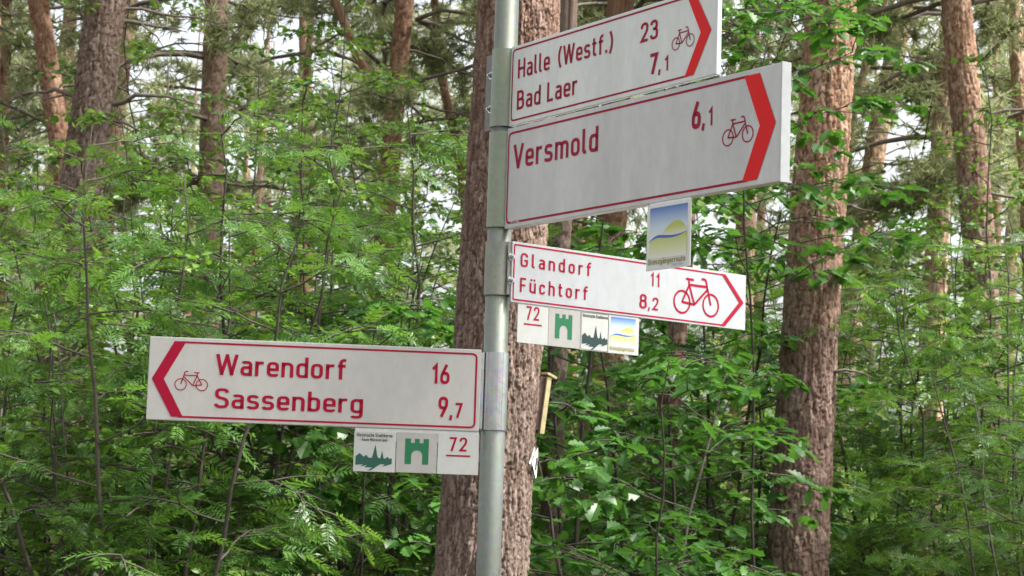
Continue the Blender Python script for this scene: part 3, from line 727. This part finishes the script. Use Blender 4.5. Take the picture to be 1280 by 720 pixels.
gl('F', .46, L(.07, 0, .07, T, .44, T), L(.07, .48, .40, .48))
gl('G', .56, R((.48, .72), (.48, T), (.07, T), (.07, .07), (.48, .07), (.48, .47, 0), (.28, .47), r=.2))
gl('H', .58, L(.07, 0, .07, 1), L(.51, 0, .51, 1), L(.07, .5, .51, .5))
gl('L', .45, L(.07, 1, .07, .07, .44, .07))
gl('M', .68, L(.07, 0, .07, 1), L(.07, .97, .35, .3), L(.33, .3, .61, .97), L(.61, 0, .61, 1))
gl('R', .54, R((.07, 0), (.07, T, 0), (.46, T), (.46, .48), (.07, .48), r=.18), L(.27, .48, .48, 0))
gl('S', .53, R((.46, .78), (.46, T), (.07, T), (.07, .54), (.47, .46), (.47, .07), (.06, .07), (.05, .22), r=.18))
gl('T', .52, L(.0, T, .52, T), L(.26, T, .26, 0))
gl('V', .58, L(.05, 1, .30, 0), L(.28, 0, .53, 1))
gl('W', .86, L(.05, 1, .245, 0), L(.225, 0, .44, 1), L(.42, 1, .635, 0), L(.615, 0, .81, 1))
gl('0', .5, O(.07, .07, .43, T)); gl('1', .32, L(.04, .72, .23, .93, .23, 0))
gl('2', .5, R((.07, .70), (.07, T), (.43, T), (.43, .58), (.07, .07, 0), (.47, .07), r=.18))
gl('3', .5, R((.06, .76), (.06, T), (.41, T), (.41, .54), (.18, .54), r=.17), R((.18, .54), (.43, .54), (.43, .07), (.06, .07), (.05, .24), r=.18))
gl('6', .5, R((.34, .98), (.07, .42, .1), (.07, .07), (.43, .07), (.43, .54), (.10, .54), r=.18))
gl('7', .48, L(.03, T, .43, T, .17, 0))
gl('8', .5, O(.09, .53, .41, T), O(.07, .07, .43, .53))
gl('9', .5, R((.16, .02), (.43, .58, .1), (.43, T), (.07, T), (.07, .46), (.40, .46), r=.18))
gl(',', .16, L(.11, .14, .05, -.13)); gl('.', .16, L(.08, 0, .08, .15)); gl('-', .34, L(.04, .4, .30, .4))
gl('(', .24, R((.2, 1.03), (.05, .72), (.05, .25), (.2, -.08), r=.3)); gl(')', .24, R((.04, 1.03), (.19, .72), (.19, .25), (.04, -.08), r=.3))

def ribbon(pts, hw, closed=False):
    P = np.array(pts, float); keep = np.concatenate([[True], np.linalg.norm(np.diff(P, axis=0), axis=1) > 1e-6]); P = P[keep]
    d = norm(np.diff(P, axis=0)); nrm = np.stack([-d[:, 1], d[:, 0]], -1)
    n0 = np.concatenate([nrm[-1:] if closed else nrm[:1], nrm]); n1 = np.concatenate([nrm, nrm[:1] if closed else nrm[-1:]])
    m = norm(n0+n1); k = 1/np.maximum((m*n0).sum(1, keepdims=True), .42)
    off = m*k*hw
    i = np.arange(len(P)-1)*2
    return np.stack([P+off, P-off], 1).reshape(-1, 2), np.stack([i, i+1, i+3, i+2], -1)

def text_geo(s, x0, y0, h, width=None, weight=.14, track=.14):
    """(u,v) geometry of a line of text: x0 left, y0 baseline, h cap height, stretched to width if given"""
    V, F, n, x = [], [], 0, 0.
    for ch in s:
        if ch == ' ': x += .34; continue
        w_, st = G[ch]
        for pts, cl in st:
            p = rounded(pts, closed=cl); v, f = ribbon(p, weight/2, cl); V.append(v+[x, 0]); F.append(f+n); n += len(v)
        x += w_+track
    V = np.concatenate(V); tw = x-track
    sx = (width/tw) if width else h
    return np.stack([x0+V[:, 0]*sx, y0+V[:, 1]*h], -1), np.concatenate(F)

def bike_geo(x0, y0, wdt, flip=False, wt=.028):
    """bicycle pictogram in a box wdt wide, wheels' bottom at y0; front wheel on the right unless flipped"""
    r = .17; st = []
    circ = lambda cx, cy: ([(cx+r*math.cos(a), cy+r*math.sin(a)) for a in np.linspace(0, 2*PI, 33)], True)
    rw, fwh, bb = (.185, .185), (.815, .185), (.455, .165)
    st += [circ(*rw), circ(*fwh), ([rw, bb], 0), ([rw, (.337, .46)], 0), ([(.325, .54), (.335, .46), bb], 0), ([bb, (.738, .425)], 0), ([(.34, .462), (.725, .465)], 0),
           ([(.265, .55), (.43, .545)], 0), ([(.60, .575), (.672, .577), (.705, .55), (.73, .45), fwh], 0)]
    V, F, n = [], [], 0
    for k, (p, cl) in enumerate(st):
        v, f = ribbon(p, (wt if k < 2 else wt*1.15)/2, bool(cl)); V.append(v); F.append(f+n); n += len(v)
    V = np.concatenate(V)
    if flip: V[:, 0] = 1-V[:, 0]
    return np.stack([x0+V[:, 0]*wdt, y0+(V[:, 1]-.015)*wdt], -1), np.concatenate(F)

def poly_geo(pts):
    from mathutils.geometry import tessellate_polygon
    tris = tessellate_polygon([[Vector((x, y, 0)) for x, y in pts]])
    return np.array(pts, float), np.array(tris)

def join_geo(*gs):
    V, F, n = [], [], 0
    for v, f in gs: V.append(v); F.append(f+n); n += len(v)
    return np.concatenate(V), F

def sheet(name, geo, w_, m, parent):
    """flat print on a board: (u,v) -> local (u, -w, v), front faces -y"""
    V, F = geo; F = F if isinstance(F, list) else [F]
    V3 = np.stack([V[:, 0], np.full(len(V), -w_), V[:, 1]], -1)
    out = []
    for f in F:
        f = f.copy(); p = V3[f[:, :3]]; nn = np.cross(p[:, 1]-p[:, 0], p[:, 2]-p[:, 0])[:, 1] > 0
        f[nn] = f[nn][:, ::-1]; out.append(f)
    return obj(name, mesh(name, V3, out, m), parent)

# ------------------------------------------------------------------ the signpost
PX, PY, PR = -.0353, 5.0047, .0298
post = obj('signpost', None, M=Matrix.Translation((PX, PY, 0)))
tag(post, 'galvanised pole carrying four white bicycle direction signs with red lettering', 'signpost')
TOPZ = 3.06
bm = bmesh.new(); bmesh.ops.create_cone(bm, cap_ends=True, segments=64, radius1=PR, radius2=PR, depth=TOPZ+.1, matrix=Matrix.Translation((0, 0, (TOPZ-.1)/2)))
me = bm_mesh('pole', bm, M_POLE)
for p in me.polygons: p.use_smooth = len(p.vertices) == 4
obj('pole', me, post)
bm = bmesh.new(); bmesh.ops.create_cone(bm, cap_ends=True, segments=32, radius1=PR+.003, radius2=PR-.004, depth=.02, matrix=Matrix.Translation((0, 0, TOPZ+.0102)))
obj('pole_cap', bm_mesh('pole_cap', bm, M_BLACK), post)

def sleeve(z0, h, ro, m, parent_dir=None):
    n = 48; a = np.linspace(0, 2*PI, n, endpoint=False)
    ri = PR+.0004
    V = np.concatenate([np.stack([r*np.cos(a), r*np.sin(a), np.full(n, z)], -1) for r, z in ((ri, z0), (ro, z0), (ro, z0+h), (ri, z0+h))])
    i = np.arange(n); j = (i+1) % n
    F = np.concatenate([np.stack([k*n+i, k*n+j, (k+1) % 4*n+j, (k+1) % 4*n+i], -1) for k in range(4)])
    me = mesh('clamp_sleeve', V, [F], m, smooth=True)
    me.set_sharp_from_angle(angle=math.radians(35))
    return me

def bolt(parent, p, d, r=.0065, l=.010):
    """hex head with washer at local point p, axis d"""
    q = Vector(d).to_track_quat('Z', 'Y').to_matrix().to_4x4()
    bm = bmesh.new()
    bmesh.ops.create_cone(bm, cap_ends=True, segments=20, radius1=r*1.55, radius2=r*1.55, depth=.0018, matrix=Matrix.Translation((0, 0, .0009)))
    bmesh.ops.create_cone(bm, cap_ends=True, segments=6, radius1=r, radius2=r*.95, depth=l*.55, matrix=Matrix.Translation((0, 0, .0018+l*.275)))
    bmesh.ops.create_cone(bm, cap_ends=True, segments=14, radius1=r*.6, radius2=r*.5, depth=l, matrix=Matrix.Translation((0, 0, .0019+l*.5)))
    obj('bolt', bm_mesh('bolt', bm, M_STEELB), parent, Matrix.Translation(p) @ q)

def panel(label, yaw, off, z0, Lx, h, t, face, edge, left_tip=False, bev=.002):
    """board in its own frame: x along, -y towards the viewer, z up; origin at its lower left front corner"""
    u = Vector((math.cos(yaw), math.sin(yaw), 0))
    p = Vector((off[0], off[1], z0))
    if left_tip: p = p-u*Lx
    M = Matrix.Translation(p) @ Matrix.Rotation(yaw, 4, 'Z')
    bm = box_bm(0, Lx, 0, t, 0, h, bev)
    me = bm_mesh('direction_sign', bm, [edge, face])
    for q in me.polygons: q.material_index = 1 if q.normal.y < -.9 else 0
    o = obj('direction_sign', me, post, M); o['label'] = label
    return o, M

def border(o, x0, x1, y0, y1, xend, r, hw, right, gap=None):
    """thin frame line, open towards the arrow"""
    if right: pts = [(xend, y1, 0), (x0, y1, r), (x0, y0, r), (xend, y0, 0)]
    else: pts = [(xend, y1, 0), (x1, y1, r), (x1, y0, r), (xend, y0, 0)]
    if gap:
        a = [(xend, y1, 0), (x0, y1, r), (x0, y0, r), (gap[0], y0, 0)]
        sheet('border_line', join_geo(ribbon(rounded(a), hw), ribbon([(gap[1], y0), (xend, y0)], hw)), .0006, M_CRIM, o)
    else: sheet('border_line', ribbon(rounded(pts), hw), .0006, M_CRIM, o)

def word(o, s, *a, m=M_CRIM, nm='place_name', **k): return sheet(nm, text_geo(s, *a, **k), .0009, m, o)

# Halle / Bad Laer
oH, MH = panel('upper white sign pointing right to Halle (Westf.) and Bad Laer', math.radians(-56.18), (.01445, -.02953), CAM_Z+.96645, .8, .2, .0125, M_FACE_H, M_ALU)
border(oH, .0098, 0, .0125, .190, .70, .012, .0022, True)
sheet('arrow', poly_geo([(.695, .1915), (.7255, .1915), (.7805, .102), (.7225, .0108), (.691, .0108), (.7445, .102)]), .0011, M_RED, oH)
sheet('bicycle_symbol', bike_geo(.643, .078, .080), .0009, M_CRIM, oH)
word(oH, 'Halle', .034, .115, .048, .136); word(oH, '(Westf.)', .206, .1165, .047, .217); word(oH, 'Bad', .0335, .0362, .048, .102); word(oH, 'Laer', .163, .0362, .048, .1245)
word(oH, '23', .529, .1165, .045, .063, nm='distance_number'); word(oH, '7', .565, .037, .047, .028, nm='distance_number', weight=.17); word(oH, ',', .597, .037, .047, nm='distance_number'); word(oH, '1', .620, .0365, .034, .0125, nm='distance_number')
# Versmold
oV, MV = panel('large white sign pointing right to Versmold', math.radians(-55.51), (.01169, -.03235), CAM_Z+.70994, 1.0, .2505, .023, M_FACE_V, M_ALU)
border(oV, .0085, 0, .0132, .2365, .90, .014, .0026, True, gap=(.028, .062))
sheet('arrow', poly_geo([(.8855, .2380), (.9345, .2380), (.9865, .1255), (.9315, .0118), (.884, .0118), (.9370, .1255)]), .0011, M_RED, oV)
sheet('bicycle_symbol', bike_geo(.8165, .096, .101), .0009, M_CRIM, oV)
word(oV, 'Versmold', .031, .1452, .060, .344); word(oV, '6', .7145, .1485, .060, .028, nm='distance_number', weight=.18); word(oV, ',', .748, .1482, .058, nm='distance_number'); word(oV, '1', .7705, .1482, .040, .0135, nm='distance_number')
word(oV, 'sb010-2', .031, .0095, .0075, .0275, nm='maker_code')
obj('end_cap', bm_mesh('end_cap', box_bm(1.0005, 1.004, -.001, .0243, -.001, .2515, .0009), M_CAP), oV)
# Glandorf / Füchtorf
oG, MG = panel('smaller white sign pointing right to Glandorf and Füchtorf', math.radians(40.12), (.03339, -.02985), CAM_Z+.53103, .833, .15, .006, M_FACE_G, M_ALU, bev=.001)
border(oG, .0065, 0, .0068, .1425, .742, .004, .0020, True)
sheet('arrow', poly_geo([(.737, .1445), (.752, .1445), (.8245, .0735), (.7535, .0048), (.737, .0048), (.8065, .0735)]), .0011, M_CRIM, oG)
sheet('bicycle_symbol', bike_geo(.5575, .0262, .172, wt=.032), .0009, M_CRIM, oG)
word(oG, 'Glandorf', .027, .0898, .0348, .236, track=.28, weight=.135); word(oG, 'Füchtorf', .0275, .0275, .0355, .226, track=.26, weight=.135)
word(oG, '11', .4725, .0856, .036, .033, nm='distance_number', track=.22); word(oG, '8', .4350, .0248, .0375, .026, nm='distance_number'); word(oG, ',', .466, .0245, .036, nm='distance_number'); word(oG, '2', .4815, .0238, .0335, .0215, nm='distance_number')
# Warendorf / Sassenberg
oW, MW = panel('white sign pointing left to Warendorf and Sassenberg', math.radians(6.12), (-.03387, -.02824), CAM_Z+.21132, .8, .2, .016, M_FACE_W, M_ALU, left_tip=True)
border(oW, 0, .7885, .0095, .1885, .075, .012, .0023, False)
sheet('arrow', poly_geo([(.0590, .1905), (.0868, .1905), (.0375, .0988), (.0868, .0090), (.0590, .0090), (.0088, .0988)]), .0011, M_CRIM, oW)
sheet('bicycle_symbol', bike_geo(.063, .0735, .080, True), .0009, M_CRIM, oW)
word(oW, 'Warendorf', .160, .1135, .050, .313, track=.11); word(oW, 'Sassenberg', .1605, .0335, .048, .356, track=.11)
word(oW, '16', .681, .1127, .048, .0425, nm='distance_number', weight=.16); word(oW, '9', .6995, .0313, .050, .0225, nm='distance_number', weight=.16); word(oW, ',', .7265, .0313, .046, nm='distance_number'); word(oW, '7', .7395, .0315, .0362, .0175, nm='distance_number', weight=.16)

# small route plates hung under the signs: children of the post, in the frame of the sign above
def plate(M, label, u0, v1, wdt, h, m, wofs=-.002):
    Mp = M @ Matrix.Translation((u0, -wofs, v1-h))
    o = obj('route_plate', bm_mesh('route_plate', box_bm(0, wdt-.0012, 0, .002, 0, h, .0004), m), post, Mp); o['label'] = label
    return o
def castle(o):
    a = [(.213, .21), (.213, .84), (.35, .84), (.35, .735), (.445, .735), (.445, .84), (.56, .84), (.56, .735), (.655, .735), (.655, .84), (.785, .84), (.785, .21), (.635, .21)]
    a += [(.50+.135*math.cos(t), .42+.135*math.sin(t)) for t in np.linspace(0, PI, 14)]+[(.365, .21)]
    sheet('gate_emblem', poly_geo([(x*.1, y*.098) for x, y in a]), .0005, M_GREEN, o)
def skyline(o, m, two_lines):
    a = [(.05, .16), (.05, .38), (.15, .46), (.25, .37), (.31, .42), (.37, .35), (.45, .35), (.47, .42), (.53, .69), (.58, .42), (.61, .35), (.66, .35), (.70, .54), (.74, .35), (.78, .34), (.84, .39), (.89, .33), (.92, .36), (.945, .34),
         (.945, .21), (.72, .135), (.77, .195), (.66, .195), (.43, .03), (.36, .03), (.47, .105), (.27, .11), (.34, .165), (.17, .125), (.24, .185)]
    sheet('skyline_emblem', poly_geo([(x*.098, y*.096) for x, y in a]), .0005, m, o)
    sheet('caption', text_geo('Historische Stadtkerne', .006, .084, .0085, .086, weight=.17), .0005, M_BLACK, o)
    if two_lines: sheet('caption', text_geo('- Raum Münsterland -', .013, .0735, .0075, .072, weight=.16), .0005, M_BLACK, o)
    if not two_lines:
        sheet('border_line', ribbon([(.002, .002), (.002, .096), (.0945, .096), (.0945, .002), (.002, .002)], .0005, True), .0004, M_BLACK, o)
def seventy_two(o, x0, v):
    sheet('route_number', text_geo('72', x0, v, .034, .044, track=.2), .0005, M_CRIM, o)
    sheet('underline', poly_geo([(x0-.006, v-.013), (x0+.053, v-.013), (x0+.053, v-.009), (x0-.006, v-.009)]), .0005, M_CRIM, o)
def hills(o, s, txt=True):
    """printed landscape: fading sky, hill, blue wave, meadow"""
    k = s/.15
    q = lambda pts: [(x*s, y*s) for x, y in pts]
    sheet('printed_sky', poly_geo(q([(.07, .40), (.94, .40), (.94, .93), (.07, .93)])), .0004, M_SKYP, o)
    def cr(cp, n=6):      # smooth line through control points
        c = np.array([cp[0]]+cp+[cp[-1]], float); out = []
        for i in range(1, len(c)-2):
            for t in np.linspace(0, 1, n, endpoint=False):
                out.append(.5*(2*c[i]+(c[i+1]-c[i-1])*t+(2*c[i-1]-5*c[i]+4*c[i+1]-c[i+2])*t*t+(3*c[i]-c[i-1]-3*c[i+1]+c[i+2])*t**3))
        return [tuple(p) for p in out]+[tuple(c[-1])]
    hill = cr([(.33, .50), (.40, .56), (.50, .635), (.60, .68), (.70, .695), (.80, .675), (.88, .61), (.93, .53), (.935, .50)])
    sheet('printed_hill', poly_geo(q(hill)), .0006, M_HILLP, o)
    low = cr([(.05, .42), (.15, .455), (.27, .475), (.42, .462), (.60, .455), (.78, .475), (.94, .52)])
    upw = cr([(.05, .425), (.15, .48), (.27, .515), (.42, .505), (.60, .49), (.78, .497), (.94, .525)])
    sheet('printed_meadow', poly_geo(q([(.07, .17), (.94, .17)]+[(max(.07, x), y) for x, y in low[::-1]])), .0008, M_MEADP, o)
    sheet('printed_wave', poly_geo(q(upw+low[::-1])), .0010, M_BLUE, o)
    sheet('caption', text_geo('Grenzgängerroute', .05*s, .085*s, .085*s, .86*s, weight=.16), .0010, M_OLIVE, o)
    if txt: sheet('caption', text_geo('Teuto-Ems', .60*s, .03*s, .045*s, .26*s, weight=.16), .0010, M_GREYBL, o)

def strip(M, u0, u1, y0, z0=-.03, z1=-.0006):      # mounting strip that carries a row of plates
    obj('mounting_strip', bm_mesh('mounting_strip', box_bm(u0, u1, y0, y0+.002, z0, z1, .0003), M_ALU), post, M)
strip(MW, .50, .80, .0045); strip(MG, .027, .437, .0042); strip(MV, .575, .716, -.0006)
p = plate(MW, 'square plate with town skyline emblem under the left pointing sign', .4985, -.009, .102, .097, M_PLATE); skyline(p, M_DKGREEN, True)
p = plate(MW, 'square grey plate with green gate emblem under the left pointing sign', .601, -.008, .100, .097, M_PLATEG); castle(p)
p = plate(MW, 'square plate with red number 72 under the left pointing sign', .7015, -.007, .101, .0985, M_PLATE); seventy_two(p, .027, .056)
p = plate(MG, 'square plate with red number 72 under the Glandorf sign', .0255, -.002, .1015, .095, M_PLATE); seventy_two(p, .026, .058)
p = plate(MG, 'square grey plate with green gate emblem under the Glandorf sign', .127, -.003, .107, .0945, M_PLATEG); castle(p)
p = plate(MG, 'square plate with dark town skyline emblem under the Glandorf sign', .2345, -.003, .0965, .096, M_PLATE); skyline(p, M_BLACKG, False)
p = plate(MG, 'square plate with hill and blue wave under the Glandorf sign', .331, -.0025, .108, .0965, M_PLATE); hills(p, .1, False)
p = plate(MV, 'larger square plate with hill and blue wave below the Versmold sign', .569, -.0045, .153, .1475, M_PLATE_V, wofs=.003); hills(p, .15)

# clamps
d_ = lambda deg: Vector((math.cos(math.radians(deg)), math.sin(math.radians(deg)), 0))
def clamp(z0, h, ro, m, yaw, flange=None, web=None, nb=2):
    o = obj('clamp', sleeve(z0, h, ro, m), post); R_ = Matrix.Rotation(math.radians(yaw), 4, 'Z')
    if flange:
        x0, x1, y0, th = flange
        for k, yy in enumerate((y0, y0-th-.004)):
            obj('flange', bm_mesh('flange', box_bm(x0, x1, yy-th, yy, z0+.001, z0+h-.001, .0006), M_FLANGE), o, R_)
        for q in range(nb):
            bolt(o, R_ @ Vector(((x0+x1)/2-.001, y0-2*th-.004, z0+h*(.28+.44*q))), R_.to_3x3() @ Vector((0, -1, 0)))
    if web:
        x0, x1, y0, y1 = web
        obj('web', bm_mesh('web', box_bm(x0, x1, y0, y1, z0+.002, z0+h-.002, .0006), m), o, R_)
clamp(CAM_Z+.968, .196, .0328, M_SLV_GRN, -56.18, flange=(-.079, -.028, .006, .003), web=(.029, .037, -.003, .004))
clamp(CAM_Z+.716, .238, .0333, M_SLV_GRN, -55.51, web=(.030, .037, -.006, .008))
clamp(CAM_Z+.548, .132, .0338, M_SLV_GREY, 40.12, flange=(-.004, .020, -.0305, .003), web=(.014, .030, -.0415, -.030))
clamp(CAM_Z+.2165, .190, .0332, M_SLV_BRT, 6.12, web=(-.040, -.029, -.022, -.014))

# ------------------------------------------------------------------ on the thick pine: wooden box and white trail mark
tz = at(668, 500, 8.4).z
tc = big_path([tz])[0]; tr = float(big_rad(np.array([tz]))[0])
Mb = Matrix.Translation((tc[0]+tr*.90, tc[1]+.02, tz-.125)) @ Matrix.Rotation(math.radians(6), 4, 'Y') @ Matrix.Rotation(math.radians(24), 4, 'Z')
nb_ = obj('nest_box', None, M=Mb); tag(nb_, 'narrow yellowish wooden box with small lid fixed to the thick pine', 'nest box')
obj('back_board', bm_mesh('back_board', box_bm(-.012, .0, -.035, .05, -.01, .22, .001), M_WOODD), nb_)
obj('side_board', bm_mesh('side_board', box_bm(.001, .014, -.035, .05, .0, .22, .001), M_WOODD), nb_)
obj('front_board', bm_mesh('front_board', box_bm(.015, .035, -.045, .055, -.012, .222, .0015), M_WOODY), nb_)
Ml = Matrix.Translation((.01, 0, .236)) @ Matrix.Rotation(math.radians(18), 4, 'Y')
obj('lid', bm_mesh('lid', box_bm(.002, .048, -.05, .06, -.004, .006, .001), M_WOODY), nb_, Ml)

mz0, mz1 = at(655, 598, 8.4).z, at(655, 560, 8.4).z
zc, hh = (mz0+mz1)/2, (mz1-mz0)/2
def on_bark(a, z, lift):
    c = big_path([z])[0]; r = float(big_rad(np.array([z]))[0])+lift
    return (c[0]+r*math.cos(a), c[1]+r*math.sin(a), z)
def patch(name, prof, lift, m, parent=None):
    V, F = [], []
    for k, (z, a0, a1) in enumerate(prof):
        for a in np.linspace(a0, a1, 7): V.append(on_bark(math.radians(a), z, lift))
    V += [on_bark(math.radians(a), z, lift-.012) for (z, a0, a1) in prof for a in np.linspace(a0, a1, 7)]
    n, c = len(prof), 7
    for i in range(n-1):
        for j in range(c-1):
            F.append((i*c+j, i*c+j+1, (i+1)*c+j+1, (i+1)*c+j)); q = n*c; F.append((q+i*c+j, q+(i+1)*c+j, q+(i+1)*c+j+1, q+i*c+j+1))
    return obj(name, mesh(name, np.array(V), [np.array(F)], m, smooth=True), parent)
tm = patch('trail_marker', [(zc+hh*s, -10-17*(1-abs(s))**.8-1, -10+17*(1-abs(s))**.8+1) for s in np.linspace(-1, 1, 13)], .014, M_WHITEP)
tag(tm, 'white diamond trail mark on the right side of the thick pine', 'trail mark')
patch('black_stroke', [(zc+hh*s, -17+3*s, -10+3*s) for s in np.linspace(-.45, .35, 6)], .0155, M_BLACK, tm)
